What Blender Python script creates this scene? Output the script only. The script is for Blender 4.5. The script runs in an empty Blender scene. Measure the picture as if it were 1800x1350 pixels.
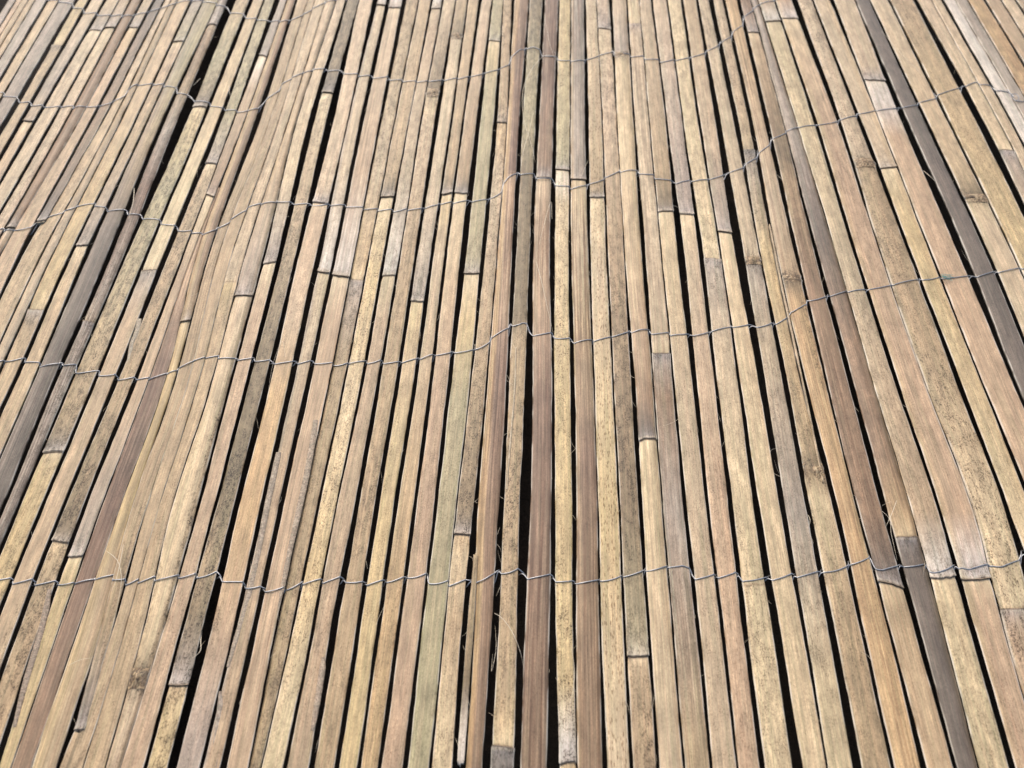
import bpy, math, random
import numpy as np

random.seed(7)
rng = np.random.default_rng(11)
S = bpy.context.scene
COL = S.collection

# ------------------------------------------------------------------ camera
H = 0.30                      # height of the lens above the bamboo
FPX = 1352.0                  # focal length in pixels of an 1800 px wide picture
PITCH = math.atan(2043.0 / FPX)
cam = bpy.data.cameras.new("camera")
cam_o = bpy.data.objects.new("camera", cam)
COL.objects.link(cam_o)
cam_o.location = (0, 0, H)
cam_o.rotation_euler = (math.pi / 2 - PITCH, 0, 0)
cam.sensor_fit = 'HORIZONTAL'
cam.sensor_width = 36.0
cam.lens = FPX / 1800.0 * 36.0
cam.clip_start = 0.01
cam.clip_end = 200
cam.dof.use_dof = True
cam.dof.focus_distance = 0.345
cam.dof.aperture_fstop = 12
S.camera = cam_o

# ------------------------------------------------------------------ light
SUN_EL, SUN_AZ = math.radians(48), math.radians(-24)
w = bpy.data.worlds.new("World")
S.world = w
w.use_nodes = True
wn = w.node_tree.nodes
wl = w.node_tree.links
bg = wn["Background"]
sky = wn.new("ShaderNodeTexSky")
sky.sky_type = 'NISHITA'
sky.sun_disc = False
sky.sun_elevation = SUN_EL
sky.sun_rotation = SUN_AZ
sky.air_density = 1.0
sky.dust_density = 4.0
sky.ozone_density = 0.6
wl.new(sky.outputs[0], bg.inputs[0])
bg.inputs[1].default_value = 0.15
sl = bpy.data.lights.new("sun", 'SUN')
sl.energy = 1.3
sl.angle = math.radians(34)
sl.color = (1.0, 0.94, 0.855)
so = bpy.data.objects.new("sun", sl)
COL.objects.link(so)
so.rotation_euler = (math.pi / 2 - SUN_EL, 0, math.pi - SUN_AZ)
S.view_settings.view_transform = 'Standard'
S.view_settings.look = 'None'
S.view_settings.gamma = 1
S.view_settings.use_curve_mapping = False
S.view_settings.exposure = 0.70

# ------------------------------------------------------------------ helpers
CT, ST = math.cos(PITCH), math.sin(PITCH)
def ground(x, y, z=0.0):
    """world point at height z seen at picture position (x, y)"""
    dx = (x - 900.0)
    dy = FPX * CT - (y - 675.0) * ST
    dz = -FPX * ST - (y - 675.0) * CT
    t = (z - H) / dz
    return dx * t, dy * t
def y_of(y, z=0.0):
    return ground(900, y, z)[1]
def pix(X, Y, Z):
    d = Z - H
    fwd = Y * CT - d * ST
    up = Y * ST + d * CT
    return 900 + FPX * X / fwd, 675 - FPX * up / fwd

def lin(c):
    c = np.asarray(c, float) / 255.0
    return np.where(c <= 0.04045, c / 12.92, ((c + 0.055) / 1.055) ** 2.4)

def noise1(n, step, seed, amp=1.0):
    """smooth 1-D noise along positions n (same unit as step)"""
    r = np.random.default_rng(seed)
    lo, hi = n.min() - 2 * step, n.max() + 2 * step
    k = int((hi - lo) / step) + 3
    v = r.uniform(-1, 1, k)
    t = (n - lo) / step
    i = np.clip(t.astype(int), 0, k - 2)
    f = t - i
    f = f * f * (3 - 2 * f)
    return amp * (v[i] * (1 - f) + v[i + 1] * f)

def mesh_object(name, verts, faces, mat, parent=None, attrs=None, smooth=True):
    me = bpy.data.meshes.new(name)
    verts = np.asarray(verts, np.float32).reshape(-1, 3)
    faces = np.asarray(faces, np.int32)
    me.vertices.add(len(verts))
    me.vertices.foreach_set("co", verts.ravel())
    k = faces.shape[1]
    me.loops.add(faces.size)
    me.loops.foreach_set("vertex_index", faces.ravel())
    me.polygons.add(len(faces))
    me.polygons.foreach_set("loop_start", np.arange(len(faces), dtype=np.int32) * k)
    me.polygons.foreach_set("loop_total", np.full(len(faces), k, np.int32))
    if smooth:
        me.polygons.foreach_set("use_smooth", np.ones(len(faces), bool))
    for an, (ty, data) in (attrs or {}).items():
        a = me.attributes.new(an, ty, 'POINT')
        a.data.foreach_set('vector' if ty == 'FLOAT_VECTOR' else 'color', np.asarray(data, np.float32).ravel())
    me.update()
    me.validate()
    me.materials.append(mat)
    o = bpy.data.objects.new(name, me)
    COL.objects.link(o)
    if parent is not None:
        o.parent = parent
    return o

def tube(pts, rad, sides=6, taper=False):
    """verts, quads of a tube along pts"""
    P = np.asarray(pts, float)
    T = np.gradient(P, axis=0)
    T /= np.linalg.norm(T, axis=1)[:, None] + 1e-12
    up = np.array([0.02, 0.03, 1.0])
    A = np.cross(T, up)
    A /= np.linalg.norm(A, axis=1)[:, None] + 1e-9
    B = np.cross(A, T)
    n = len(P)
    R = np.full(n, rad)
    if taper:
        R = rad * np.interp(np.linspace(0, 1, n), [0, .15, .7, 1], [.55, 1, .8, .25])
    an = np.arange(sides) * 2 * math.pi / sides
    V = P[:, None, :] + R[:, None, None] * (A[:, None, :] * np.cos(an)[None, :, None] + B[:, None, :] * np.sin(an)[None, :, None])
    V = V.reshape(-1, 3)
    i = np.arange(n - 1)[:, None] * sides
    j = np.arange(sides)[None, :]
    j2 = (j + 1) % sides
    F = np.stack([i + j, i + j2, i + sides + j2, i + sides + j], -1).reshape(-1, 4)
    return V, F

def smooth_path(pts, per=8):
    P = np.asarray(pts, float)
    n = len(P)
    out = []
    for i in range(n - 1):
        p0, p1, p2, p3 = P[max(i - 1, 0)], P[i], P[i + 1], P[min(i + 2, n - 1)]
        for t in np.arange(per) / per:
            out.append(0.5 * ((2 * p1) + (-p0 + p2) * t + (2 * p0 - 5 * p1 + 4 * p2 - p3) * t * t + (-p0 + 3 * p1 - 3 * p2 + p3) * t ** 3))
    out.append(P[-1])
    return np.array(out)

# ------------------------------------------------------------------ materials
def new_mat(name):
    m = bpy.data.materials.new(name)
    m.use_nodes = True
    return m, m.node_tree.nodes, m.node_tree.links, m.node_tree.nodes["Principled BSDF"]

class NB:
    def __init__(s, m):
        s.N = m.node_tree.nodes
        s.L = m.node_tree.links
    def put(s, sock, v):
        if hasattr(v, 'is_output'):
            s.L.new(v, sock)
        else:
            sock.default_value = v
    def math(s, op, a, b=0.0, clamp=False):
        n = s.N.new("ShaderNodeMath"); n.operation = op; n.use_clamp = clamp
        s.put(n.inputs[0], a); s.put(n.inputs[1], b)
        return n.outputs[0]
    def vscale(s, v, sc):
        n = s.N.new("ShaderNodeVectorMath"); n.operation = 'MULTIPLY'
        s.put(n.inputs[0], v); n.inputs[1].default_value = sc
        return n.outputs[0]
    def noise(s, v, scale, detail=3, rough=0.6):
        n = s.N.new("ShaderNodeTexNoise"); n.noise_dimensions = '3D'
        s.put(n.inputs['Vector'], v)
        n.inputs['Scale'].default_value = scale
        n.inputs['Detail'].default_value = detail
        n.inputs['Roughness'].default_value = rough
        return n.outputs[0]
    def ramp(s, f, lo, hi, a=0.0, b=1.0):
        n = s.N.new("ShaderNodeMapRange"); n.clamp = True
        s.put(n.inputs[0], f)
        for k, v in zip((1, 2, 3, 4), (lo, hi, a, b)):
            s.put(n.inputs[k], v)
        return n.outputs[0]
    def mix(s, f, a, b, blend='MIX'):
        n = s.N.new("ShaderNodeMix"); n.data_type = 'RGBA'; n.blend_type = blend
        s.put(n.inputs[0], f); s.put(n.inputs[6], a); s.put(n.inputs[7], b)
        return n.outputs[2]
    def attr(s, name):
        n = s.N.new("ShaderNodeAttribute"); n.attribute_name = name
        return n

# split bamboo: colour from the slat's own tint, texture in millimetres along / across it
MB, _, _, bs = new_mat("split_bamboo")
b = NB(MB)
uv = b.attr("slat_uv").outputs["Vector"]
tint = b.attr("tint").outputs["Color"]
wr = b.N.new("ShaderNodeSeparateColor")
b.L.new(b.attr("wear").outputs["Color"], wr.inputs[0])
SPECK, MOULD, STREAK = wr.outputs[0], wr.outputs[1], wr.outputs[2]
sx = b.N.new("ShaderNodeSeparateXYZ"); b.L.new(b.attr("slat_edge").outputs["Vector"], sx.inputs[0])
EDGE = sx.outputs[0]; DASH = sx.outputs[1]; BLOT = sx.outputs[2]
fib = b.noise(b.vscale(uv, (2.6, 0.045, 1)), 1.0, 3, 0.62)
fib2 = b.noise(b.vscale(uv, (6.0, 0.16, 1)), 1.0, 2, 0.6)
grain = b.noise(b.vscale(uv, (1, .55, 1)), 2.0, 2, 0.8)
blot = b.noise(b.vscale(uv, (.30, .07, 1)), 1.0, 2, 0.6)
col = tint
k1 = b.ramp(fib, 0.3, 0.72, 0.78, 1.15)
k2 = b.ramp(fib2, 0.3, 0.7, 0.90, 1.09)
gs = b.math('ADD', .10, b.math('MULTIPLY', b.ramp(blot, .35, .65, .3, 1), b.math('ADD', .06, b.math('MULTIPLY', SPECK, .20))))
k3 = b.ramp(grain, 0.3, 0.7, b.math('SUBTRACT', 1.0, gs), b.math('ADD', 1.0, gs))
k4 = b.ramp(blot, 0.3, 0.7, 0.74, 1.14)
hue = b.noise(b.vscale(uv, (.9, .014, 1.7)), 1.0, 2, 0.6)
k5 = b.ramp(hue, .34, .66, .88, 1.10)
kk = b.math('MULTIPLY', b.math('MULTIPLY', b.math('MULTIPLY', k1, k5), k2), b.math('MULTIPLY', k3, k4))
cmb = b.N.new("ShaderNodeCombineColor")
for i in range(3):
    b.L.new(kk, cmb.inputs[i])
col = b.mix(1.0, col, cmb.outputs[0], 'MULTIPLY')
# slow drift between warm and pinkish fibres
col = b.mix(b.ramp(hue, .40, .62, 0, .6), col, b.mix(1.0, col, (1.04, 0.97, 0.93, 1), 'MULTIPLY'))
col = b.mix(b.ramp(hue, .5, .28, 0, .6), col, b.mix(1.0, col, (0.97, 1.03, 0.90, 1), 'MULTIPLY'))
# purple-brown vein streaks
stn = b.noise(b.vscale(uv, (1.25, .012, 1.3)), 1.0, 2, 0.6)
stf = b.math('MULTIPLY', b.ramp(stn, .42, .60, 0, 1), STREAK)
col = b.mix(stf, col, b.mix(1.0, col, (.50, .43, .40, 1), 'MULTIPLY'))
# hairline checks along the grain
ck = b.math('ABSOLUTE', b.math('SUBTRACT', stn, .5))
ckf = b.math('MULTIPLY', b.ramp(ck, .012, .003, 0, .55), b.ramp(blot, .42, .55, 0, 1))
col = b.mix(ckf, col, b.mix(1.0, col, (.45, .37, .32, 1), 'MULTIPLY'))
# dull grey-green mildew film in clouds
mo = b.noise(b.vscale(uv, (1, .38, 1)), .42, 3, 0.75)
mo2 = b.noise(b.vscale(uv, (1, .7, 1)), 1.7, 2, 0.8)
mof = b.math('MULTIPLY', b.ramp(mo, .43, .58, 0, 1), b.ramp(mo2, .36, .58, .2, 1))
mof = b.math('MULTIPLY', mof, MOULD, True)
col = b.mix(mof, col, b.mix(1.0, col, (.42, .40, .37, 1), 'MULTIPLY'))
# dark pin specks
sp = mo2
spc = mo
spf = b.math('MULTIPLY', b.ramp(sp, .54, .60, 0, 1), b.ramp(spc, .43, .57, .06, 1))
spf = b.math('MULTIPLY', spf, SPECK, True)
col = b.mix(spf, col, b.mix(1.0, col, (.30, .25, .21, 1), 'MULTIPLY'))
# short dashes
vo = b.N.new("ShaderNodeTexVoronoi"); vo.feature = 'F1'
b.L.new(b.vscale(uv, (1.15, .34, 1)), vo.inputs['Vector']); vo.inputs['Scale'].default_value = 1.0
daf = b.math('MULTIPLY', b.ramp(vo.outputs['Distance'], .36, .22, 0, .95), DASH, True)
col = b.mix(daf, col, b.mix(1.0, col, (.52, .46, .40, 1), 'MULTIPLY'))
# odd round blots
vo2 = b.N.new("ShaderNodeTexVoronoi"); vo2.feature = 'F1'
b.L.new(b.vscale(uv, (1, .75, 1)), vo2.inputs['Vector']); vo2.inputs['Scale'].default_value = .20
rsel = b.N.new("ShaderNodeSeparateColor"); b.L.new(vo2.outputs['Color'], rsel.inputs[0])
blf = b.math('MULTIPLY', b.ramp(vo2.outputs['Distance'], .13, .07, 0, .8), b.ramp(rsel.outputs[0], .55, .6, 0, 1))
blf = b.math('MULTIPLY', blf, BLOT, True)
col = b.mix(blf, col, b.mix(1.0, col, (.36, .30, .28, 1), 'MULTIPLY'))
# pale torn fibre along the split edges
ef = blot
eff = b.math('MULTIPLY', b.ramp(EDGE, .86, .97, 0, 1), b.ramp(ef, .40, .56, 0, .95))
col = b.mix(eff, col, b.mix(.7, col, (.66, .60, .49, 1)))
b.L.new(col, bs.inputs['Base Color'])
bs.inputs['Roughness'].default_value = .52
bs.inputs['Specular IOR Level'].default_value = .38
bmp = b.N.new("ShaderNodeBump")
bmp.inputs['Strength'].default_value = .55
bmp.inputs['Distance'].default_value = .00022
hh = b.math('ADD', fib2, b.math('MULTIPLY', grain, .5))
b.L.new(hh, bmp.inputs['Height'])
b.L.new(bmp.outputs[0], bs.inputs['Normal'])

MW, _, _, bw = new_mat("galvanised_wire")
q = NB(MW)
tc = q.N.new("ShaderNodeTexCoord").outputs['Object']
wn_ = q.noise(tc, 900, 3, .6)
q.L.new(q.mix(wn_, (.20, .20, .205, 1), (.48, .48, .48, 1)), bw.inputs['Base Color'])
bw.inputs['Metallic'].default_value = .85
q.L.new(q.ramp(wn_, .3, .7, .30, .5), bw.inputs['Roughness'])

MF, _, _, bf = new_mat("bamboo_fibre")
q = NB(MF)
tc = q.N.new("ShaderNodeTexCoord").outputs['Object']
q.L.new(q.mix(q.noise(tc, 60, 2), (.50, .40, .26, 1), (.72, .64, .50, 1)), bf.inputs['Base Color'])
bf.inputs['Roughness'].default_value = .6

MT, _, _, bt = new_mat("teal_thread")
q = NB(MT)
tc = q.N.new("ShaderNodeTexCoord").outputs['Object']
q.L.new(q.mix(q.noise(tc, 400, 2), (.05, .20, .19, 1), (.12, .34, .31, 1)), bt.inputs['Base Color'])
bt.inputs['Roughness'].default_value = .7

MG, _, _, bgm = new_mat("dark_soil")
q = NB(MG)
tc = q.N.new("ShaderNodeTexCoord").outputs['Object']
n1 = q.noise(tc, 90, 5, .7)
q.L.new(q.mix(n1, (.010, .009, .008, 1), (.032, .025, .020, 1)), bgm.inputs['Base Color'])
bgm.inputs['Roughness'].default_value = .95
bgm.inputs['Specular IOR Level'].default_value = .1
bp = q.N.new("ShaderNodeBump"); bp.inputs['Strength'].default_value = .8; bp.inputs['Distance'].default_value = .004
q.L.new(n1, bp.inputs['Height']); q.L.new(bp.outputs[0], bgm.inputs['Normal'])

# ------------------------------------------------------------------ ground
gx = np.linspace(-1.6, 1.6, 121); gy = np.linspace(-1.2, 2.0, 121)
GX, GY = np.meshgrid(gx, gy)
GZ = -0.034 + .003 * np.sin(GX * 37 + 1.3 * np.sin(GY * 21)) + .003 * np.sin(GY * 43 + 2 * np.sin(GX * 17)) + rng.normal(0, .0011, GX.shape)
ii = (np.arange(120)[:, None] * 121 + np.arange(120)[None, :]).ravel()
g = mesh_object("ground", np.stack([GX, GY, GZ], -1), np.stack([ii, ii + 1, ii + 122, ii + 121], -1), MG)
g["kind"] = "structure"
g["label"] = "dark soil showing black between the slats"

# ------------------------------------------------------------------ the screen
scr = bpy.data.objects.new("bamboo_screen", None)
COL.objects.link(scr)
scr["label"] = "weathered split bamboo slat screen bound with rows of twisted wire"
scr["category"] = "bamboo screen"

ROWS = [20, 225, 450, 680, 900, 1125, 1330]
_ = None
# left / right edge of every slat where it crosses those picture rows
E = {
 -19: [(2,15), (-125,-112)], -18: [(16,25), (-110,-100)], -17: [(26,37), (-98,-87)], -16: [(38,49), (-85,-74)],
 -15: [(50,69), (-72,-53)], -14: [(73,91), (-47,-30)], -13: [(93,119), (-27,-2), (-165,-138)],
 -12: [(126,143), (8,25), (-125,-102)], -11: [(149,171), (32,51), (-97,-75)], -10: [(175,197), (57,82), (-72,-45)],
 -9: [(198,217), (87,107), (-42,-22)], -8: [(219,237), (108,130), (-19,-3)], -7: [(242,258), (132,150), (1,30), (-102,-72)],
 -66: [(262,277), (155,172), (30,46)], -6: [(279,290), (174,192), (37,71), (-72,-37)], -5: [(291,302), (192,205), (72,90), (-36,-16)],
 -4: [(302,325), (206,230), (91,120), (-12,17), (-120,-88)], -3: [(329,347), (233,251), (125,147), (24,52), (-78,-46)],
 -2: [(349,374), (254,277), (154,186), (54,87), (-41,-3), (-140,-100)], -1: [(375,391), (284,305), (194,216), (94,118), (4,24), (-100,-76)],
 0: [(405,430), (322,349), (221,254), (121,159), (30,67), (-62,-25)],
 1: [(437,455), (354,377), (259,285), (166,195), (73,104), (-17,17), (-90,-54)],
 2: [(457,475), (384,404), (295,320), (203,230), (110,142), (26,62), (-46,-7)],
 3: [(484,497), (406,424), (322,336), (235,256), (148,174), (69,95), (3,26)],
 4: [(490,494), (424,427), (336,344), (257,286), (176,207), (97,129), (27,61)],
 5: [(498,511), (426,442), (345,364), (287,302), (208,229), (130,170), (62,103)],
 6: [(517,534), (452,469), (367,383), (305,327), (229,254), (172,191), (117,136)],
 7: [(535,547), (470,485), (384,406), (328,346), (255,276), (193,214), (113,151)],
 8: [(548,566), (486,502), (407,429), (347,368), (277,299), (215,246), (152,188)],
 9: [(567,584), (503,517), (430,462), (370,400), (300,343), (247,280), (190,216)],
 10: [(585,601), (518,539), (466,488), (405,430), (347,373), (281,312), (217,257)],
 11: [(605,625), (549,570), (495,519), (436,463), (377,408), (317,352), (263,300)],
 12: [(627,651), (583,608), (525,555), (473,505), (418,455), (366,405), (314,355)],
 13: [(659,675), (609,630), (564,586), (514,536), (463,487), (410,438), (361,392)],
 14: [(681,703), (636,664), (591,622), (544,576), (495,529), (447,480), (401,440)],
 15: [(710,731), (668,690), (623,648), (577,602), (530,555), (482,508), (442,462)],
 16: [(733,754), (692,716), (649,673), (605,633), (559,588), (511,544), (463,501)],
 17: [(757,774), (717,737), (678,702), (637,661), (590,621), (548,578), (507,546)],
 18: [(776,797), (739,762), (704,729), (667,694), (629,657), (589,623), (555,591)],
 19: [(799,819), (769,790), (733,757), (700,725), (664,691), (630,659), (598,631)],
 20: [(821,839), (793,811), (762,781), (731,754), (697,725), (665,695), (636,667)],
 21: [(844,862), (814,836), (785,809), (759,786), (731,762), (701,736), (673,710)],
 22: [(864,883), (843,867), (819,846), (792,825), (767,801), (740,778), (718,757)],
 23: [(884,899), (873,890), (852,873), (827,854), (802,832), (779,810), (761,796)],
 245: [_, _, _, _, (838,846), (819,831), (804,818)],
 24: [(903,928), (891,912), (874,900), (856,890), (839,877), (832,863), (819,850)],
 25: [(930,953), (918,941), (907,931), (894,923), (885,914), (875,909), (863,904)],
 26: [(957,981), (947,973), (937,967), (936,971), (932,970), (921,966), (915,962)],
 27: [(983,1003), (978,1002), (975,1000), (974,1003), (976,1007), (977,1008), (982,1014)],
 28: [(1004,1027), (1003,1029), (1004,1035), (1010,1044), (1013,1051), (1012,1055), (1014,1060)],
 29: [(1030,1049), (1035,1059), (1038,1066), (1045,1077), (1052,1088), (1058,1097), (1066,1107)],
 30: [(1050,1072), (1060,1085), (1069,1098), (1079,1110), (1091,1124), (1101,1140), (1112,1154)],
 31: [(1077,1102), (1086,1115), (1099,1129), (1117,1149), (1130,1165), (1144,1184), (1158,1200)],
 32: [(1104,1125), (1117,1142), (1135,1163), (1150,1184), (1166,1203), (1185,1226), (1202,1247)],
 33: [(1126,1147), (1143,1172), (1164,1192), (1187,1219), (1208,1243), (1232,1270), (1251,1293)],
 34: [(1150,1174), (1175,1201), (1203,1229), (1226,1257), (1248,1282), (1274,1308), (1296,1333)],
 35: [(1177,1200), (1203,1229), (1237,1267), (1262,1299), (1290,1327), (1316,1361), (1342,1391)],
 36: [(1204,1227), (1233,1260), (1269,1294), (1303,1336), (1336,1373), (1374,1414), (1408,1450)],
 37: [(1231,1250), (1269,1293), (1308,1336), (1346,1378), (1381,1419), (1419,1461), (1453,1497)],
 38: [(1258,1275), (1300,1319), (1338,1361), (1386,1410), (1426,1468), (1472,1518), (1511,1563)],
 385: [_, (1319,1322), (1361.5,1366), (1411,1415.5), (1455,1459)],
 39: [(1280,1300), (1326,1347), (1367,1398), (1420,1454), (1476,1508), (1523,1566), (1569,1615)],
 40: [(1306,1325), (1354,1380), (1404,1434), (1457,1495), (1510,1553), (1571,1615), (1624,1672)],
 41: [(1326,1339), (1381,1404), (1440,1472), (1503,1538), (1562,1604), (1623,1664), (1678,1716)],
 42: [(1340,1367), (1404,1435), (1472,1503), (1538,1577), (1604,1651), (1664,1711), (1716,1770)],
 43: [(1370,1399), (1440,1476), (1508,1550), (1582,1629), (1655,1713), (1720,1771), (1779,1832)],
 44: [(1410,1436), (1483,1514), (1551,1600), (1630,1686), (1714,1770), (1772,1832), (1833,1893)],
 45: [(1438,1467), (1520,1551), (1605,1637), (1693,1729), (1776,1815), (1858,1900)],
 46: [(1474,1511), (1552,1591), (1640,1688), (1732,1785), (1822,1878), (1906,1965)],
 47: [(1513,1537), (1603,1632), (1701,1736), (1792,1832), (1886,1926)],
 48: [(1540,1571), (1637,1672), (1742,1783), (1838,1884)],
 49: [(1575,1616), (1677,1723), (1785,1834), (1890,1945)],
 50: [(1625,1648), (1737,1762), (1846,1874)], 51: [(1649,1665), (1763,1782), (1875,1896)],
 52: [(1671,1691), (1786,1809), (1899,1926)], 53: [(1692,1712), (1811,1832)], 54: [(1713,1742), (1834,1868)],
 55: [(1746,1772), (1871,1902)], 56: [(1775,1797), (1905,1932)], 57: [(1801,1828), (1937,1967)],
}
ORDER = [-19,-18,-17,-16,-15,-14,-13,-12,-11,-10,-9,-8,-7,-66,-6,-5,-4,-3,-2,-1,0,1,2,3,4,5,6,7,8,9,10,11,12,13,14,15,16,17,18,19,20,21,22,23,245,24,25,26,27,28,29,30,31,32,33,34,35,36,37,38,385] + list(range(39, 58))
RANGE = {4: (330, 9999), -66: (-999, 392), 6: (-999, 1286), 245: (975, 1343), 385: (395, 846)}   # slivers and slats that end in view
# height of a slat relative to the sheet, mm (positive = lies on top)
ZT = {6: .9, 7: .5, 8: .1, 9: .7, 10: .9, 5: .2, 4: -.2, 3: .2, 14: .9, 15: -.5, 16: .1, 41: -.5, 42: .8, 43: .5, 44: .0, 31: .7, 32: -.1, -66: .4, -6: .0, -5: .5, -4: .1,
      24: .5, 245: 1.0, 23: -.1, 385: .3, 40: .5, -8: .7, -9: .2, 49: .6, 45: .3, 46: .6, 13: .2, 12: .6}

# colours as weathered bamboo shows them (display values)
PAL = dict(T=(200,174,135), P=(199,171,136), Y=(210,184,134), L=(219,196,154), G=(180,168,129), B=(160,133,104), V=(143,116,95),
           D=(118,107,94), K=(178,163,144), O=(206,174,126), S=(186,161,123), M=(138,120,90), W=(226,214,196), C=(208,185,150))
TINT = {  # (picture row, colour) stops down the slat
 -19: "K", -18: "P", -17: "T", -16: "T", -15: "0K", -14: "T", -13: "0K 300K", -12: "0Y 75Y 90S 200T", -11: "0C 150K 220P", -10: "0T 50K 60C",
 -9: "0T 46K 55L 200C", -8: "0B 380B 402K 420P", -7: "0T 45K 55O 120P", -66: "0D 200B 380D", -6: "0C 250T", -5: "0S 200S 400C", -4: "0T 200T 400Y 540Y 556S 680T",
 -3: "0K 70G 80P 250S 430K 440T", -2: "0G 120G 260S 400D 900D", -1: "0K 38W 50B 150S 230K 330V 560K 580K 900K", 0: "0S 100G 180M 192Y 330G 700S 790M 800Y 1000Y",
 1: "0T 150T 330L 470L 482K 560P 700P", 2: "0G 200G 280K 292T 400S 700S 950M 956O 1010S", 3: "0K 95K 102W 160P 340B 348L 480P 700P 970K 984Y 1080Y",
 4: "0P 500P 640V 900V 1330B", 5: "0B 400B 560S 570Y 900Y 1000T 1330T", 6: "0T 300T 650S 700T 1100S 1250K 1284K", 7: "0T 300S 700T", 8: "0C 490C 500Y 560T", 9: "0C 300T 515K 525C 800L 1150L 1185M 1198C 1250C",
 10: "0C 300L 440K 462K 467L 540P 1100P", 11: "0M 120M 158D 168L 300T 600M 900M 1010S 1080M 1200K 1208O 1240Y", 12: "0C 340C 356K 360P 560C 700O 900O 1100P 1300K", 13: "0W 10C 300C 470W 480L 560C 800P",
 14: "0W 15C 300P 475W 488C 560P", 15: "0S 300C 480O 492O 498K 640S", 16: "0S 300S 342M 350L 480Y 700L 1000Y 1200L", 17: "0W 18P 300C 478W 487L 560P", 18: "0C 160M 168L 240C 450S 800S", 19: "0S 62M 70C 300C 525K 534Y 640T 900Y",
 20: "0T 300S 338M 344Y 450C 700T 1100O", 21: "0C 300S 336M 343L 450L 700P", 22: "0G 70G 74Y 160G 470G 482L 560Y 700G 1330G", 23: "0S 205S 218O 300C 600S 930M 940O 980L 1100S 1250L",
 245: "900S 1200M 1310W 1343W", 24: "0B 300V 310P 500P 640V 900B 1330B", 25: "0M 200G 300M 560M 600S 1200S 1295O 1311O 1314D 1340D", 26: "0V 290B 310K 318C 380P 500P 700V 1300B", 27: "0Y 290G 297K 302W 360L 700Y 1200Y 1310W 1338W 1342O",
 28: "0K 300K 312K 320L 420C 560T 800V 1000B 1200B", 29: "0C 330S 346M 352L 480C 900Y 1300C", 30: "0C 48K 54L 160C 400S 900M 1140G 1154G 1158T 1200S", 31: "0C 90K 104L 300L 600P 700B 764D 771D 775L 900L 1300C",
 32: "0L 38L 44P 60C 300C 600C 618L 625K 700B 900K 1330S", 33: "0C 300S 365M 372L 480L 700C 1200C", 34: "0C 300K 372K 379L 480C 900P", 35: "0L 420L 450L 455O 462K 600C 900L", 36: "0T 250C 402K 408L 460L 900L", 37: "0C 450C 458O 463K 600C 900K 1200L",
 38: "0C 250T 262T 268K 450Y 790S 815M 835S 880L 1100S", 385: "300C 800C", 39: "0O 350C 480S 492M 530O 1300O", 40: "0B 52K 60T 280M 320S 500B 900B 1018D 1026D 1031S 1200T", 41: "0K 250K 400D 600B 800B 930O 942O 947D 1350D",
 42: "0P 34W 40L 200L 500C 900P 990W 1014W 1019L", 43: "0P 30W 36L 200P 900P 990W 1016W 1022P", 44: "0C 270C 285M 296S 600S 900L 1060L 1072P", 45: "0C 290C 297L 400Y 1000L", 46: "0C 115C 138K 142W 180W 240P", 47: "0D 400D", 48: "0C 300T 345M 352L 400C",
 49: "0S 400Y", 50: "0C 250L 263L 267K 400T", 51: "C", 52: "W", 53: "K", 54: "O", 55: "P", 56: "C", 57: "C",
}
# wear: specks, mildew, streaks, dashes, blots  (per slat, 0..1)
WEAR = {0: (.4,.95,0,0,.2), 2: (.5,.9,0,0,.2), 9: (.35,.3,.3,0,0), 11: (.8,1.0,0,0,.3), 12: (.35,.25,0,0,.5), 1: (.15,.2,0,0,.2), 3: (.2,.25,.1,0,.1), 4: (.1,.3,.7,0,.4), 15: (.45,.6,0,0,.3), 16: (.7,.35,0,0,.2),
 18: (.35,.45,.2,0,.7), 20: (.4,.3,.3,0,.1), 21: (.25,.2,.1,0,.3), 22: (.3,.3,0,0,.4), 23: (.8,.5,0,0,0), 24: (.2,.2,.75,0,.1), 25: (.6,.7,0,0,.1), 26: (.15,.15,.85,0,.3), 27: (.75,.3,0,0,.3), 28: (.15,.15,.8,0,.4),
 29: (.2,.1,.1,1.0,0), 30: (.35,.65,.1,0,.3), 31: (.1,.15,.3,0,0), 32: (.2,.3,.5,0,0), 33: (.4,.2,.1,.3,0), 34: (.3,.2,.2,.4,0), 35: (.6,.5,0,0,.1), 38: (.55,.35,.2,0,.1), 39: (.2,.15,.5,.2,0), 40: (.2,.3,.5,0,.3), 41: (.1,.35,.4,0,.1),
 44: (1.0,.5,.1,0,0), 49: (.9,.4,0,0,0), -2: (.1,.3,.5,0,0), -1: (.2,.7,.7,0,.2), -3: (.2,.5,.2,0,0), -8: (.15,.3,.4,0,.2), 245: (.5,.5,.2,0,0), 5: (.1,.1,.4,0,0), 7: (.3,.35,.3,0,.3), 8: (.35,.35,.2,0,.3), 14: (.1,.15,.35,0,.1), 6: (.2,.3,.5,0,0)}
# how domed the slat is (mm rise of the middle)
DOME = {-8: 1.3, 41: .9, 31: 1.0, 28: .8, 26: .5, 9: 1.0, -1: 1.0, 44: .9, 24: .8, -2: .7, 39: .5, 42: .5, 47: .6, 5: .7, 0: .6}
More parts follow.
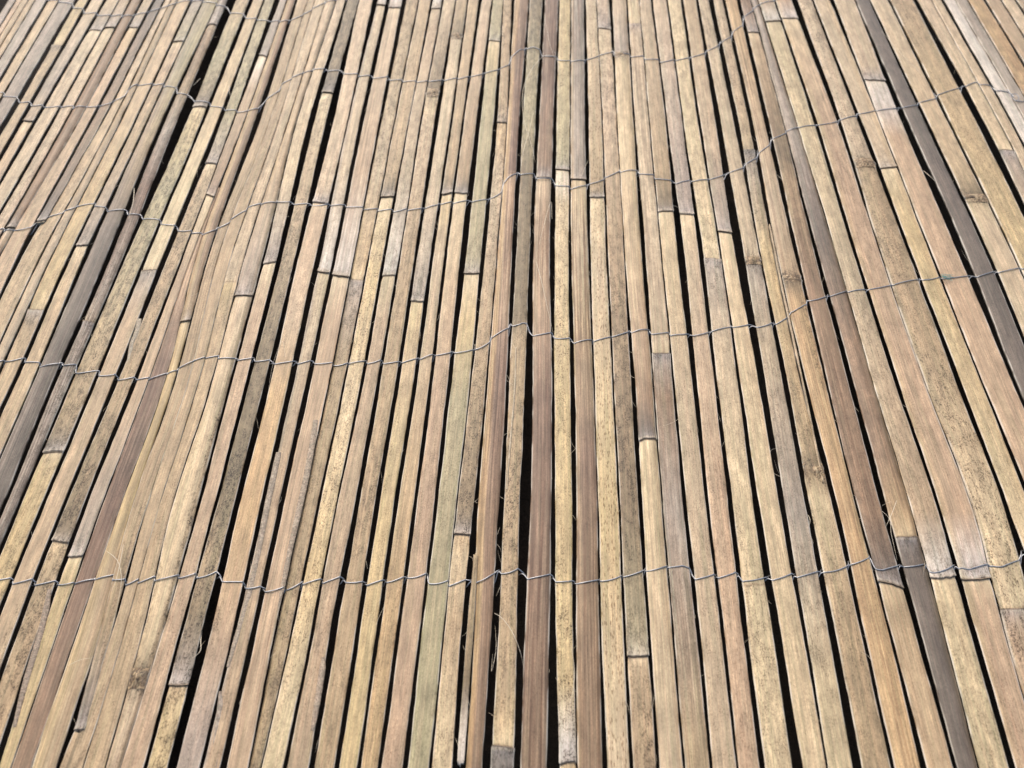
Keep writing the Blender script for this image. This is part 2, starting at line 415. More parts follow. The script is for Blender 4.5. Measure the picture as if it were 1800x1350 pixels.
# joints of the cane: slat -> (picture row, kind)   u = bloom on the far side, d = on the near side, k = gnarled
NODES = {2: [(287,'u'), (953,'u')], 3: [(98,'u'), (344,'u'), (980,'u')], 9: [(520,'u'), (1193,'k')], 11: [(163,'u'), (1205,'u')], 23: [(215,'u'), (938,'u')], 25: [(1312,'d')], 27: [(299,'u'), (1340,'u')], 30: [(50,'u'), (1154,'u')],
 31: [(97,'k'), (772,'u')], 32: [(42,'d'), (622,'d')], 35: [(455,'d'), (1028,'f')], 40: [(57,'u'), (1026,'u')], 41: [(945,'d')], 42: [(38,'u'), (1016,'u')], 43: [(33,'u'), (1018,'u')], 44: [(287,'k'), (1071,'d')], -4: [(545,'d')], -1: [(44,'u'), (566,'d')],
 0: [(188,'u'), (795,'u')], 1: [(475,'d')], 5: [(565,'u')], 8: [(495,'f')], 10: [(463,'u')], 13: [(9,'u'), (480,'u')], 14: [(14,'u'), (486,'u')], 15: [(493,'d')], 17: [(16,'u'), (485,'u')], 19: [(64,'k'), (531,'u')], 22: [(72,'u'), (481,'u')],
 37: [(459,'k')], 38: [(264,'d'), (828,'k')], 39: [(488,'k')], -12: [(80,'d')], -11: [(213,'u')], -10: [(53,'u')], -9: [(48,'u')], -7: [(49,'u')], -3: [(73,'u'), (432,'u')], 12: [(357,'u')], -8: [(401,'u')], 18: [(164,'k')], 16: [(346,'u')], 20: [(341,'u')],
 21: [(340,'u')], 24: [(305,'f')], 26: [(313,'u')], 28: [(316,'u')], 29: [(348,'u')], 33: [(371,'u')], 34: [(378,'u')], 36: [(408,'u')], 46: [(141,'u')], 45: [(295,'u')], 48: [(349,'k')], 50: [(264,'d')], 6: [(1283,'u')], -66: [(389,'u')]}
LABELS = {44: "broad slat with black pinhead specks below a gnarled joint", 47: "dark grey slat beside a wide gap", -2: "dark grey weathered slat with a lengthwise groove", 29: "tan slat marked with rows of short dark dashes",
 26: "purplish brown streaked slat right of the widest middle gap", 11: "slat with dark mildew above a joint and yellow below", 22: "pale green slat", 41: "brown slat turning grey below an orange joint", 4: "purple-brown streaked slat left of the flat tan ones"}

Y_NEAR, Y_FAR = -0.16, 0.86
RISE = 0.0025
SL = {}          # geometry lookup for the wires

def slat_curve(k, z):
    """edge X as functions of Y: arrays Yk (ascending), XL, XR"""
    rows = E[k]
    pts = []
    for y, e in zip(ROWS, rows):
        if e is None:
            continue
        a, Y = ground(e[0], y, z)
        c, _y = ground(e[1], y, z)
        pts.append((Y, a, c))
    pts.sort()
    P = np.array(pts)
    Yk, L, R = P[:, 0], P[:, 1], P[:, 2]
    C, W = (L + R) / 2, (R - L)
    W = np.maximum(W + (.00012 if 4 <= k <= 9 else -.00024), .0008)
    # carry on straight beyond the picture
    def ext(Y, i, j):
        s = (C[j] - C[i]) / (Yk[j] - Yk[i])
        return C[i] + s * (Y - Yk[i])
    n = len(Yk)
    j = min(2, n - 1)
    lo = (Y_NEAR - .05, ext(Y_NEAR - .05, 0, j), np.mean(W[:2]))
    hi = (Y_FAR + .05, ext(Y_FAR + .05, n - 1, n - 1 - j), np.mean(W[-2:]))
    Yk = np.concatenate([[lo[0]], Yk, [hi[0]]])
    C = np.concatenate([[lo[1]], C, [hi[1]]])
    W = np.concatenate([[lo[2]], W, [hi[2]]])
    return Yk, C, W

def pchip(x, xk, yk):
    d = np.diff(yk) / np.diff(xk)
    h = np.diff(xk)
    m = np.zeros_like(yk)
    m[0], m[-1] = d[0], d[-1]
    m[1:-1] = (d[:-1] * h[1:] + d[1:] * h[:-1]) / (h[1:] + h[:-1])
    i = np.clip(np.searchsorted(xk, x) - 1, 0, len(xk) - 2)
    t = (x - xk[i]) / h[i]
    return ((2*t**3 - 3*t**2 + 1) * yk[i] + (t**3 - 2*t**2 + t) * h[i] * m[i] + (-2*t**3 + 3*t**2) * yk[i+1] + (t**3 - t**2) * h[i] * m[i+1])

MUTE = np.array((192, 172, 144.))
def parse(s, k):
    out = []
    for tok in s.split():
        num = tok[:-1]
        out.append((float(num) if num else 0.0, tuple(np.array(PAL[tok[-1]]) * .93 + MUTE * .07)))
    return out

GREY = np.array((192, 183, 174.))
def make_slat(idx, k):
    r = np.random.default_rng(1000 + k)
    z0 = (ZT.get(k, r.uniform(-.25, .5)) * .001)
    Yk, C, W = slat_curve(k, z0)
    yr = RANGE.get(k, (-9999, 9999))
    ya = Y_NEAR if yr[1] > 5000 else y_of(yr[1], z0)
    yb = Y_FAR if yr[0] < -900 else y_of(yr[0], z0)
    nodes = [(y_of(p, z0), t) for p, t in NODES.get(k, [])]
    nodes = [(Y, t) for Y, t in nodes if ya - .003 < Y < yb + .003]
    st = [np.arange(.015, .575, .0022)]
    st.append(np.linspace(Y_NEAR, .01, 14)); st.append(np.linspace(.585, Y_FAR, 14))
    for Y, t in nodes:
        st.append(Y + np.array([-4, -2.6, -1.7, -1.1, -.7, -.4, -.18, .0, .18, .4, .7, 1.1, 1.7, 2.6, 4]) * .001)
    ys = np.unique(np.round(np.concatenate(st), 5))
    ys = ys[(ys > ya + 1e-4) & (ys < yb - 1e-4)]
    ys = np.concatenate([[ya], ys, [yb]])
    keep = np.concatenate([[True], np.diff(ys) > .00012]); ys = ys[keep]
    n = len(ys)
    c = pchip(ys, Yk, C); wd = pchip(ys, Yk, W)
    # ragged split edges
    dl = noise1(ys, .018, k * 3 + 5000, .00018) + noise1(ys, .004, k * 3 + 5001, .00009)
    dr = noise1(ys, .018, k * 3 + 6000, .00018) + noise1(ys, .004, k * 3 + 6001, .00009)
    # camera rows for colour stops
    prow = np.array([pix(0, Y, z0)[1] for Y in ys])
    stops = parse(TINT.get(k, "T"), k)
    sy = np.array([a for a, _c in stops]); sc = np.array([lin(c_) for _a, c_ in stops])
    tint = np.stack([np.interp(prow, sy, sc[:, i]) for i in range(3)], -1)
    hue_j = (1 + r.normal(0, .03)) * (1 + r.normal(0, .007, 3))
    tint = tint * hue_j[None, :]
    wear = np.zeros((n, 3)) + np.array(WEAR.get(k, (r.uniform(.15, .45), r.uniform(.2, .55), r.uniform(0, .3), 0, .2))[:3])[None, :]
    wear = wear * (1 + noise1(ys, .05, k + 9000, .45))[:, None]
    dz = noise1(ys, .06, k + 7000, .00022)
    warp = np.zeros((n, 3))    # amount, slope, curve of the joint line
    for Y, t in nodes:
        d = ys - Y
        f = d > 0
        a = np.abs(d) * 1000
        if t == 'u' or t == 'd':
            far = f if t == 'u' else ~f
            dz += np.where(far, r.uniform(.0003, .0006) * np.exp(-(a / 2.2) ** 2), -.00022 * np.exp(-(a / 1.6) ** 2))
            wk = np.where(far, .02 * np.exp(-(a / 3) ** 2), -.035 * np.exp(-(a / 4) ** 2))
            wd = wd * (1 + 1.6 * wk)
            bloom = np.where(far, np.exp(-(a / r.uniform(3, 7)) ** 1.3) * r.uniform(.35, .8), 0)
            tint = tint * (1 - bloom[:, None]) + lin(GREY) * bloom[:, None]
            pale = np.exp(-((d * 1000 - (.7 if t == 'u' else -.7)) / .55) ** 2) * r.uniform(.1, .6)
            tint = tint * (1 - pale[:, None]) + lin((216, 200, 172)) * pale[:, None]
            fresh = np.where(far, 0, np.exp(-a / r.uniform(5, 12)) * r.uniform(.3, .85))
            tint = tint * (1 - fresh[:, None]) + lin((236, 214, 172)) * fresh[:, None]
            ring = np.exp(-((d * 1000 + (.15 if t == 'u' else -.15)) / .5) ** 2) * r.uniform(.55, .9)
            tint = tint * (1 - ring[:, None]) + lin((92, 72, 54)) * ring[:, None]
            wear[:, 1] += np.where(far, .8 * np.exp(-a / 8), .0)
            wear[:, 0] *= np.where(far, 1, 1 - .7 * np.exp(-a / 12))
        elif t == 'k':
            rough = noise1(ys, .0012, k + 77, 1)
            dz += np.exp(-(a / 3.0) ** 2) * (.0006 + .00035 * rough)
            wd = wd * (1 + .05 * np.exp(-(a / 4) ** 2))
            gn = np.exp(-(a / 2.4) ** 2) * (.45 + .35 * rough)
            gn = np.clip(gn, 0, .8)
            tint = tint * (1 - gn[:, None]) + lin((96, 70, 46)) * gn[:, None]
            wear[:, 0] += 1.0 * np.exp(-(a / 5) ** 2); wear[:, 1] += .9 * np.exp(-(a / 6) ** 2)
            dl -= np.where(a < 4, .0004 * rough * np.exp(-(a / 2) ** 2), 0); dr += np.where(a < 4, .0004 * noise1(ys, .0015, k + 78, 1) * np.exp(-(a / 2) ** 2), 0)
        else:
            ring = np.exp(-(d * 1000 / .5) ** 2) * .5
            tint = tint * (1 - ring[:, None]) + lin((120, 84, 60)) * ring[:, None]
        wgt = np.exp(-(a / 3.5) ** 2)
        warp[:, 0] += wgt
        warp[:, 1] += wgt * r.normal(0, .0005)
        warp[:, 2] += wgt * r.uniform(-.0004, .0007)
    U = np.array([-1, -1, -.93, -.75, -.45, -.15, .15, .45, .75, .93, 1, 1])
    prof = np.array([-1, -.12, -.02, 0, 0, 0, 0, 0, 0, -.02, -.12, -1.])
    m = len(U)
    thick = r.uniform(.0019, .0027)
    dome = DOME.get(k, r.uniform(.12, .42)) * .001
    roll = r.normal(0, .025)
    hw = wd / 2
    X = c[:, None] + U[None, :] * hw[:, None]
    und = np.minimum(.0013, hw * .45)
    X[:, 0] += und; X[:, -1] -= und
    X[:, :4] += dl[:, None] * np.array([1, 1, .8, .3])
    X[:, -4:] += dr[:, None] * np.array([.3, .8, 1, 1])
    Z = z0 + dz[:, None] + dome * (1 - U[None, :] ** 2) - dome * .5 + np.where(prof[None, :] > -.5, prof[None, :] * .0016, prof[None, :] * thick) + (U[None, :] * hw[:, None]) * roll
    # shallow grooves and ribs along the slat
    for q in range(3):
        uc = r.uniform(-.7, .7); ww = r.uniform(.12, .3); am = r.normal(0, .00006)
        Z += am * np.exp(-((U[None, :] - uc) / ww) ** 2)
    Yv = np.repeat(ys[:, None], m, 1) + warp[:, 1][:, None] * U[None, :] + warp[:, 2][:, None] * (U[None, :] ** 2) + np.minimum(warp[:, 0], 1)[:, None] * r.normal(0, .0002, m)[None, :]
    # cut ends are a little torn
    if yr[1] < 5000:
        Yv[0] += r.normal(0, .0006, m)
    if yr[0] > -900:
        Yv[-1] += r.normal(0, .0006, m)
    V = np.stack([X, Yv, Z], -1)
    i = np.arange(n - 1)[:, None] * m
    j = np.arange(m)[None, :]
    j2 = (j + 1) % m
    F = np.stack([i + j, i + j2, i + m + j2, i + m + j], -1).reshape(-1, 4)
    # end caps: fan of quads across the section
    caps = []
    for base, flip in ((0, True), ((n - 1) * m, False)):
        for q in range(m // 2 - 1):
            qd = [base + q, base + q + 1, base + m - 2 - q, base + m - 1 - q]
            caps.append(qd[::-1] if flip else qd)
    F = np.concatenate([F, np.array(caps, np.int32)])
    # orientation: top must face up
    p = V.reshape(-1, 3)
    f0 = F[(n // 2) * m + 5]
    nn = np.cross(p[f0[1]] - p[f0[0]], p[f0[2]] - p[f0[0]])
    if nn[2] < 0:
        F = F[:, ::-1]
    uvv = np.stack([U[None, :] * hw[:, None] * 1000, np.repeat(ys[:, None] * 1000, m, 1), np.full((n, m), (idx * 7.37) % 97)], -1)
    tv = np.concatenate([np.repeat(tint[:, None, :], m, 1) * .78, np.ones((n, m, 1))], -1)
    # two-tone slats: one edge carries another fibre colour; on the brown-to-grey slat, painted shading
    if k in TWOTONE:
        uc, keyc, am = TWOTONE[k]
        sgn = 1 if uc > 0 else -1
        mk = np.clip((U * sgn - abs(uc)) / .2 + .5, 0, 1) * am
        tv[:, :, :3] = tv[:, :, :3] * (1 - mk[None, :, None]) + lin(PAL[keyc]) * .78 * mk[None, :, None]
    wv = np.concatenate([np.repeat(np.clip(wear, 0, 1)[:, None, :], m, 1), np.ones((n, m, 1))], -1)
    for (em, u0, r0, r1) in EDGEMOULD.get(k, []):
        mk = np.clip((U * (1 if u0 > 0 else -1) - abs(u0)) / .15 + .5, 0, 1)[None, :] * (np.clip((prow - r0) / 40, 0, 1) * np.clip((r1 - prow) / 40, 0, 1))[:, None]
        wv[:, :, 0] = np.maximum(wv[:, :, 0], mk * em); wv[:, :, 1] = np.maximum(wv[:, :, 1], mk * em)
    wx = WEAR.get(k, (0, 0, 0, 0, .12))
    ev = np.stack([np.repeat(np.abs(U)[None, :], n, 0), np.full((n, m), wx[3]), np.full((n, m), wx[4])], -1)
    o = mesh_object("slat", V, F, MB, scr, {"slat_uv": ('FLOAT_VECTOR', uvv), "tint": ('FLOAT_COLOR', tv), "wear": ('FLOAT_COLOR', wv), "slat_edge": ('FLOAT_VECTOR', ev)})
    if k in LABELS:
        o["label"] = LABELS[k]
    SL[k] = dict(ys=ys, c=c, hw=hw, z=z0 + dome * .5 + dz, zb=z0 - thick, ya=ya, yb=yb, o=o, dome=dome, roll=roll, z0=z0)
    # the lip that stands up at each joint
    for Y, t in nodes:
        if t == 'f' or not (.0 < Y < .56):
            continue
        cc = np.interp(Y, ys, c); hh_ = np.interp(Y, ys, hw); zz = np.interp(Y, ys, z0 + dz)
        uu = np.linspace(-.97, .97, 9)
        sgn = 1 if t != 'd' else -1
        s1 = np.interp(Y, ys, warp[:, 1]); s2 = np.interp(Y, ys, warp[:, 2])
        vs = []; tt = []
        for a_ in uu:
            top = zz + dome * (1 - a_ * a_) - dome * .5 + a_ * hh_ * roll
            off = s1 * a_ + s2 * a_ * a_ + r.normal(0, .00008)
            wdt = r.uniform(.00028, .00055) * (1.5 if t == 'k' else 1)
            hgt = r.uniform(.00012, .0003) * (2 if t == 'k' else 1)
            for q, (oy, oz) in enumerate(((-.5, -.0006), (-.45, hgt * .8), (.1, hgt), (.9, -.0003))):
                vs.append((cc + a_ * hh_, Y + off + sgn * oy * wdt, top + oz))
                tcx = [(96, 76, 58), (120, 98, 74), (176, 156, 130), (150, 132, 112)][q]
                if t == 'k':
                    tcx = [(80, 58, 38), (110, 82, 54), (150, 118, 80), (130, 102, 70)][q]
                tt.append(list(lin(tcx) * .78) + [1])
        if t == 'k':
            nu, nv_ = 13, 13
            uk = r.uniform(-.35, .35); su = r.uniform(.45, .75)
            gu = np.linspace(-.92, .92, nu); gv = np.linspace(-1, 1, nv_) * r.uniform(.0028, .0042)
            kv = []; kt = []
            for b_ in gv:
                for a_ in gu:
                    fall = math.exp(-((b_ + .0012 * (a_ - uk)) / .0019) ** 2) * math.exp(-((a_ - uk) / su) ** 2)
                    bump = r.uniform(0, 1)
                    zt_ = zz + dome * (1 - a_ * a_) - dome * .5 + a_ * hh_ * roll
                    kv.append((cc + a_ * hh_ + r.normal(0, .0001), Y + b_ + r.normal(0, .0001), zt_ - .00035 + fall * (.0007 + .0006 * bump)))
                    cq = np.array([(92, 72, 52), (146, 120, 88), (182, 156, 118), (204, 180, 142)][min(3, int(bump * 4))], float)
                    kt.append(list(lin(cq) * .78) + [1])
            kv = np.array(kv)
            kf = np.array([[y_ * nu + x_, y_ * nu + x_ + 1, (y_ + 1) * nu + x_ + 1, (y_ + 1) * nu + x_] for y_ in range(nv_ - 1) for x_ in range(nu - 1)])
            NK = len(kv)
            mesh_object("knot", kv, kf, MB, o, {"slat_uv": ('FLOAT_VECTOR', np.stack([(kv[:, 0] - cc) * 1000, kv[:, 1] * 1000, np.full(NK, idx * 3.1)], -1)),
                        "tint": ('FLOAT_COLOR', kt), "wear": ('FLOAT_COLOR', np.tile([.8, .5, 0, 1], (NK, 1))), "slat_edge": ('FLOAT_VECTOR', np.zeros((NK, 3)))})
            continue
        fs = []
        for a_ in range(8):
            for q in range(3):
                b0 = a_ * 4 + q
                fs.append([b0, b0 + 4, b0 + 5, b0 + 1] if sgn > 0 else [b0, b0 + 1, b0 + 5, b0 + 4])
        nv = len(vs)
        va = np.array(vs)
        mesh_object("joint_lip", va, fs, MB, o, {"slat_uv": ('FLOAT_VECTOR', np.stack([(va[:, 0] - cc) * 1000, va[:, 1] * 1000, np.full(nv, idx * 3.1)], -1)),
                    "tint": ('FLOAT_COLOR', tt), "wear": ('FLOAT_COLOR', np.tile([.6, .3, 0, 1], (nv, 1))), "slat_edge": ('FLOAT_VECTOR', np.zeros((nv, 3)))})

EDGEMOULD = {9: [(1.0, .5, 690, 1200), (.9, -.7, 960, 1200)], 12: [(.8, -.2, 1020, 1180)], 15: [(.7, -.2, 640, 1000)], 30: [(.8, .1, 1180, 1400)], 1: [(.6, .3, 950, 1300)], 10: [(.4, .3, 300, 480)], 19: [(.5, -.3, 640, 900)], 29: [(.6, .4, 320, 420)], 35: [(.7, -.3, 860, 1000)], 38: [(.8, -.9, 840, 1060), (.6, .1, 1080, 1300)], 39: [(.8, .2, 500, 700)], 21: [(.4, .2, 600, 900)], 6: [(.6, .1, 850, 1200)], 7: [(.5, -.9, 1000, 1300)]}
TWOTONE = {24: (-.25, 'O', .8), 5: (-.1, 'Y', .5), 9: (.55, 'M', .55), 26: (.7, 'D', .3), 13: (-.55, 'K', .6), 41: (.55, 'D', .5), -13: (.1, 'D', .4), -2: (-.2, 'K', .4), 8: (.5, 'C', .4), 43: (-.7, 'Y', .4), 28: (-.55, 'T', .6), 31: (.75, 'O', .4), 45: (.4, 'O', .35), -5: (.2, 'D', .3)}  # dark right edge of the brown-to-grey slat is shading put into its colour
for idx, k in enumerate(ORDER):
    make_slat(idx, k)

# ------------------------------------------------------------------ grey slivers of sheath still stuck on some slats
def sliver(k, pts, colour):
    """pts: picture (x, y, width px)"""
    s = SL[k]
    P = smooth_path([(x - wv * .15, y, wv * 1.25) for x, y, wv in pts], 8)
    vs = []; uvv = []
    r = np.random.default_rng(int(pts[0][0]))
    for x, y, wv in P:
        zt = s['z0'] + s['dome'] * .40 + .00008
        X, Y = ground(x, y, zt)
        X2, _y = ground(x + wv, y, zt)
        ww = X2 - X
        for q, (fx, fz) in enumerate(((0, -.0003), (.08, .00002), (.5, .00004), (.92, .00002), (1, -.0003))):
            vs.append((X + fx * ww + r.normal(0, .00004), Y, zt + fz)); uvv.append((fx * ww * 1000, Y * 1000, x % 50))
    n = len(P)
    fs = [[i * 5 + q, i * 5 + q + 1, i * 5 + 5 + q + 1, i * 5 + 5 + q] for i in range(n - 1) for q in range(4)]
    va = np.array(vs); fs = np.array(fs)
    nn = np.cross(va[fs[0][1]] - va[fs[0][0]], va[fs[0][2]] - va[fs[0][0]])
    if nn[2] < 0:
        fs = fs[:, ::-1]
    N = len(vs)
    mesh_object("sheath_sliver", va, fs, MB, s['o'], {"slat_uv": ('FLOAT_VECTOR', uvv), "tint": ('FLOAT_COLOR', np.tile(list(lin(colour) * .78) + [1], (N, 1))),
                "wear": ('FLOAT_COLOR', np.tile([.15, .25, .6, 1], (N, 1))), "slat_edge": ('FLOAT_VECTOR', np.zeros((N, 3)))})
sliver(14, [(551,738,8), (545,775,9), (535,830,9), (520,900,9), (507,960,8), (492,1035,7), (478,1090,4)], (184,167,143))
sliver(13, [(486,795,8), (478,830,9), (462,905,9), (447,985,8), (430,1060,8), (412,1120,8), (398,1172,5)], (182,167,145))
sliver(17, [(566,1155,4), (562,1175,9), (556,1215,9), (549,1260,8), (546,1284,5)], (186,168,144))
sliver(2, [(242,560,6), (236,585,8), (228,605,7), (222,640,6), (205,690,5)], (186,174,150))
sliver(25, [(906,610,2), (903,690,3), (897,760,3), (890,860,2)], (206,190,160))
sliver(13, [(385,1215,3), (383,1240,9), (377,1290,10), (371,1348,10)], (184,170,150))
sliver(3, [(84,1035,5), (76,1070,9), (64,1120,9), (40,1200,9), (22,1278,6)], (176,158,136))

# ------------------------------------------------------------------ the wires
WIRES = [
 [(-140,1018),(0,1018),(60,1024),(130,1026),(165,1018),(200,1010),(215,1026),(280,1015),(380,1009),(400,1020),(430,1030),(470,1036),(505,1036),(530,1024),(600,1018),(640,1026),(690,1020),(750,1008),(757,1022),(800,1026),(850,1018),(875,1004),(915,1003),(925,1014),(970,1012),(975,1019),(1010,1024),(1055,1020),(1100,1012),(1160,996),(1200,995),(1222,1014),(1260,1013),(1295,1008),(1305,1020),(1345,1016),(1395,1012),(1440,1007),(1460,1003),(1490,994),(1530,979),(1545,1003),(1580,994),(1625,991),(1640,1004),(1690,992),(1700,1002),(1740,990),(1760,998),(1800,973),(1880,955)],
 [(-180,630),(0,637),(40,629),(70,643),(105,639),(130,640),(137,655),(170,652),(200,664),(240,667),(280,662),(312,650),(340,633),(382,626),(420,632),(445,630),(480,638),(545,636),(600,641),(640,635),(700,638),(740,629),(800,618),(830,617),(858,603),(893,571),(920,567),(932,585),(970,588),(1005,599),(1040,599),(1070,594),(1110,581),(1140,580),(1147,587),(1175,585),(1200,590),(1245,585),(1285,573),(1330,572),(1365,569),(1395,551),(1415,530),(1455,520),(1490,510),(1530,510),(1570,498),(1620,490),(1660,488),(1710,485),(1750,478),(1800,470),(1900,455)],
 [(-240,420),(0,403),(37,405),(67,390),(100,376),(133,362),(167,358),(190,370),(213,368),(247,380),(277,388),(300,397),(333,408),(357,411),(380,402),(400,393),(417,378),(443,360),(487,353),(520,358),(560,360),(600,360),(637,366),(663,368),(693,370),(747,366),(770,358),(827,353),(860,351),(880,338),(893,312),(905,303),(935,306),(967,316),(983,325),(1003,330),(1033,325),(1067,312),(1090,298),(1120,300),(1150,310),(1183,320),(1217,318),(1247,315),(1280,305),(1307,293),(1333,273),(1353,250),(1380,231),(1400,223),(1430,220),(1467,215),(1503,201),(1533,195),(1583,189),(1613,183),(1647,170),(1673,157),(1700,150),(1720,142),(1743,150),(1767,157),(1800,178),(2000,210)],
 [(-300,175),(0,163),(20,170),(33,177),(77,188),(123,187),(170,188),(193,182),(213,173),(233,150),(267,147),(293,150),(310,158),(330,170),(360,180),(390,192),(427,197),(457,188),(477,170),(500,145),(523,131),(553,120),(577,123),(600,126),(630,132),(680,137),(710,143),(753,143),(783,140),(827,135),(853,128),(877,122),(893,114),(902,101),(915,85),(937,83),(953,96),(977,100),(993,107),(1030,105),(1053,98),(1080,89),(1107,97),(1130,100),(1160,108),(1213,102),(1240,92),(1263,78),(1287,62),(1307,37),(1323,14),(1347,3),(1420,-12),(1500,-40),(1650,-100),(1800,-140),(2100,-170)],
 [(-340,5),(0,-20),(60,-8),(90,0),(110,2),(130,12),(153,22),(180,27),(233,27),(260,22),(285,14),(320,2),(350,0),(385,8),(410,20),(430,30),(470,38),(513,36),(540,22),(570,4),(610,-6),(700,-12),(850,-25),(905,-70),(1000,-85),(1200,-90),(1320,-160),(1500,-190),(1800,-260),(2200,-290)],
]
WR = .00024
for wi, path in enumerate(WIRES):
    P = np.array(path, float)
    hits = []
    for k in ORDER:
        s = SL[k]
        Y = y_of(np.mean(P[:, 1]))
        for it in range(8):
            cx = np.interp(Y, s['ys'], s['c'])
            px, py = pix(cx, Y, 0)
            Y = .4 * Y + .6 * y_of(float(np.interp(px, P[:, 0], P[:, 1])))
        if not (s['ya'] + .004 < Y < s['yb'] - .004):
            continue
        cx = np.interp(Y, s['ys'], s['c']); hw = np.interp(Y, s['ys'], s['hw'])
        if hw < .0015:
            continue
        hits.append((cx, hw, Y, np.interp(Y, s['ys'], s['z']), s['zb'], s['dome']))
    hits.sort()
    def path_y(X, zt):
        yy = 600.0
        Y = hits[0][2]
        for it in range(6):
            px, py = pix(X, Y, zt)
            Y = .4 * Y + .6 * y_of(float(np.interp(px, P[:, 0], P[:, 1])), zt)
        return Y
    WV, WF, wo = [], [], 0
    rr = np.random.default_rng(50 + wi)
    sag = [rr.uniform(-.0001, .0008) for _h in hits]
    lift = [rr.uniform(.00002, .00025) for _h in hits]
    skew = [rr.uniform(.0007, .0022) for _h in hits]
    for sidx in (0, 1):
        pts = []
        for i, (cx, hw, Y, zt, zb, dome) in enumerate(hits):
            over = (i % 2 == sidx)
            if i > 0:
                pl = hits[i - 1]
                gxm = (pl[0] + pl[1] + cx - hw) / 2
                zg = (max(zt, pl[3]) + min(zb, pl[4])) / 2 + .0004
                pts.append((gxm, path_y(gxm, zg) + (.00032 if over else -.00032) * (-1), zg))
            sk = skew[i]
            for u in (-.97, -.8, -.4, 0, .4, .8, .97):
                X = cx + u * hw
                if over:
                    zz = zt - dome * (u * u) + WR + lift[i] * (1 - u * u) - (.00012 if abs(u) > .9 else 0)
                    pts.append((X, path_y(X, zt) * .5 + path_y(cx, zt) * .5 + sk * u * .6 - sag[i] * (1 - u * u), zz))
                else:
                    if abs(u) < .95 and abs(u) > .5:
                        continue
                    pts.append((X, path_y(cx, zt) - sk * u * .5, zb - WR - .0001 + (.0006 if abs(u) > .9 else 0)))
        sp_ = smooth_path(pts, 4)
        V, F = tube(sp_, WR, 7)
        WV.append(V); WF.append(F + wo); wo += len(V)
    wire = mesh_object("wire", np.concatenate(WV), np.concatenate(WF), MW, scr)
    wire["label"] = ["wire row across the near end of the screen", "second wire row from the near end", "third wire row, climbing to the right", "fourth wire row from the near end", "farthest wire row, at the top left"][wi]

# loose wire end coiled at the right
cz = .003
coil = [(1770,157,.0016), (1782,170,.0016), (1777,167,.0030), (1785,165,.0034), (1791,172,.0030), (1788,178,.0016)]
V, F = tube(smooth_path([(*ground(x, y, z), z) for x, y, z in coil], 8), WR, 7)
mesh_object("wire_end", V, F, MW, scr)

# ------------------------------------------------------------------ loose fibres
def fibre(pts, rad=.00013, z=.0022):
    P = []
    for q in pts:
        zz = q[2] if len(q) > 2 else z
        P.append((*ground(q[0], q[1], zz), zz))
    V, F = tube(smooth_path(P, 8), rad * .8, 5, True)
    return mesh_object("loose_fibre", V, F, MF, scr)
fibre([(982,112,.001), (975,100,.004), (957,98,.0055), (938,117,.005), (922,148,.0045), (918,180,.004), (922,215,.003), (934,255,.002), (941,285,.0005)], .00018)
fibre([(957,25,.0015), (963,60,.003), (970,90,.004), (982,112,.003)], .00010)
fibre([(938,195,.003), (930,230,.003), (921,262,.002), (915,300,.0005)], .00012)
fibre([(869,1078,.0035), (882,1086,.004), (897,1105,.0035), (909,1130,.003), (917,1155,.001), (920,1175,-.002)], .00013)
fibre([(186,968,.002), (200,978,.0026), (209,991,.003), (213,1010,.003), (213,1025,.0026), (210,1045,.0024), (205,1072,.002), (196,1105,.0018)], .00013)
fibre([(217,957,.0024), (212,985,.0028), (205,1015,.003), (196,1040,.002)], .00015)
fibre([(355,1105,-.002), (353,1125,.0), (352,1144,.002), (338,1157,.003)], .00020)
fibre([(942,458,.0016), (952,495,.002), (962,540,.002), (972,585,.0012)], .00013)
fibre([(1576,880,.002), (1568,902,.003), (1556,928,.0012)], .00012)
fibre([(1500,870,.0), (1558,905,.0), (1567,940,.0012), (1577,985,.0)], .00010)
fibre([(503,652,.0), (497,600,.001), (480,640,.0), (470,700,-.001)], .00008)
fibre([(970,385,.001), (968,355,.002), (955,400,.002), (948,430,.001)], .00013)
fibre([(120,1170,.002), (140,1160,.0025), (164,1156,.001)], .00010)
fibre([(1780,205,.001), (1790,225,.003), (1797,246,.002)], .00012)
fibre([(1623,300,.001), (1635,310,.002), (1643,318,.0014)], .00018)
fibre([(1550,55,.001), (1580,90,.003), (1610,120,.003), (1635,150,.001)], .00010)
fibre([(236,330,.001), (234,355,.003), (226,385,.002)], .00022)
fibre([(340,150,.0), (350,140,.0006), (352,138,.0003)], .00018)
fibre([(402,150,.001), (404,165,.004), (405,172,.001)], .00014)
fibre([(1420,905,-.001), (1424,915,.001), (1421,935,-.001), (1428,975,-.003)], .00012)
fibre([(905,555,.0), (900,590,.001), (905,612,.0016), (913,605,.0)], .00008)
fibre([(660,1110,-.001), (664,1090,.0), (678,1060,-.001)], .00008)
fibre([(866,1150,-.003), (864,1180,-.001), (872,1140,.0), (870,1100,-.002)], .00010)
fibre([(1003,1130,-.0004), (1010,1180,.0022), (1006,1220,.0022), (996,1262,.002)], .00009)
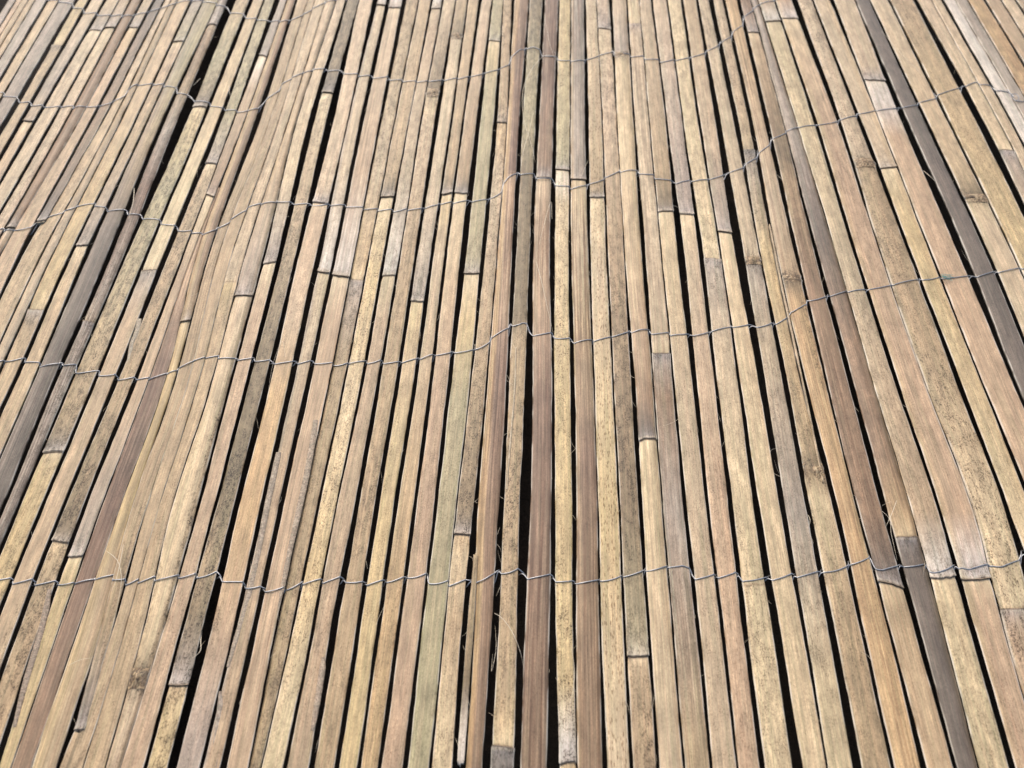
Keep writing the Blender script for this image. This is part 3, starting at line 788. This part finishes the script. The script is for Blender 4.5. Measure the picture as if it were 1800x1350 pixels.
fibre([(1022,310,.001), (1030,290,.0025), (1034,282,.002)], .00012)

# fuzz of short torn fibres along the split edges
VV = []; FF = []; off = 0
rf = np.random.default_rng(5)
ks = [k for k in ORDER if k not in (385,)]
for i in range(600):
    k = ks[rf.integers(len(ks))]
    s = SL[k]
    Y = rf.uniform(max(.03, s['ya']), min(.54, s['yb']))
    cx = np.interp(Y, s['ys'], s['c']); hw = np.interp(Y, s['ys'], s['hw'])
    sd = rf.choice([-1, 1])
    p = np.array([cx + sd * hw * .99, Y, s['z0'] - rf.uniform(0, .0012)])
    ln = rf.uniform(.0012, .0055)
    an = rf.normal(0, .45) + (0 if rf.random() < .5 else math.pi)
    dirv = np.array([sd * abs(math.sin(an)) + .15 * sd, math.cos(an), rf.uniform(-.25, .25)])
    bend = np.array([rf.normal(0, .3), rf.normal(0, .3), rf.normal(0, .15)])
    t = np.linspace(0, 1, 6)[:, None]
    pts = p + dirv * ln * t + bend * ln * t * t
    V, F = tube(pts, rf.uniform(.00003, .00007), 3, True)
    VV.append(V); FF.append(F + off); off += len(V)
fz = mesh_object("edge_fuzz", np.concatenate(VV), np.concatenate(FF), MF, scr)
fz["kind"] = "stuff"

# ------------------------------------------------------------------ scrap of teal thread on the wire
th = bpy.data.objects.new("thread_scrap", None)
COL.objects.link(th)
th["label"] = "tiny scrap of frayed teal thread caught on the wire"
th["category"] = "thread"
bx, by = ground(1662, 490, .0022)
th.location = (bx, by, .0022)
rt = np.random.default_rng(3)
for i in range(9):
    pts = []
    x, y = 1655 + rt.uniform(-3, 5), 483 + rt.uniform(-2, 4)
    for q in range(5):
        zz = .0022 + .0011 * math.sin(q * .9 + i)
        X, Y = ground(x, y, zz)
        pts.append((X - bx, Y - by, zz - .0022))
        x += rt.uniform(1.5, 7); y += rt.uniform(-1.5, 4.5)
    V, F = tube(smooth_path(pts, 5), .00011, 5, True)
    mesh_object("strand", V, F, MT, th)

S.render.engine = 'CYCLES'
S.cycles.max_bounces = 4
S.cycles.diffuse_bounces = 3
S.cycles.glossy_bounces = 2
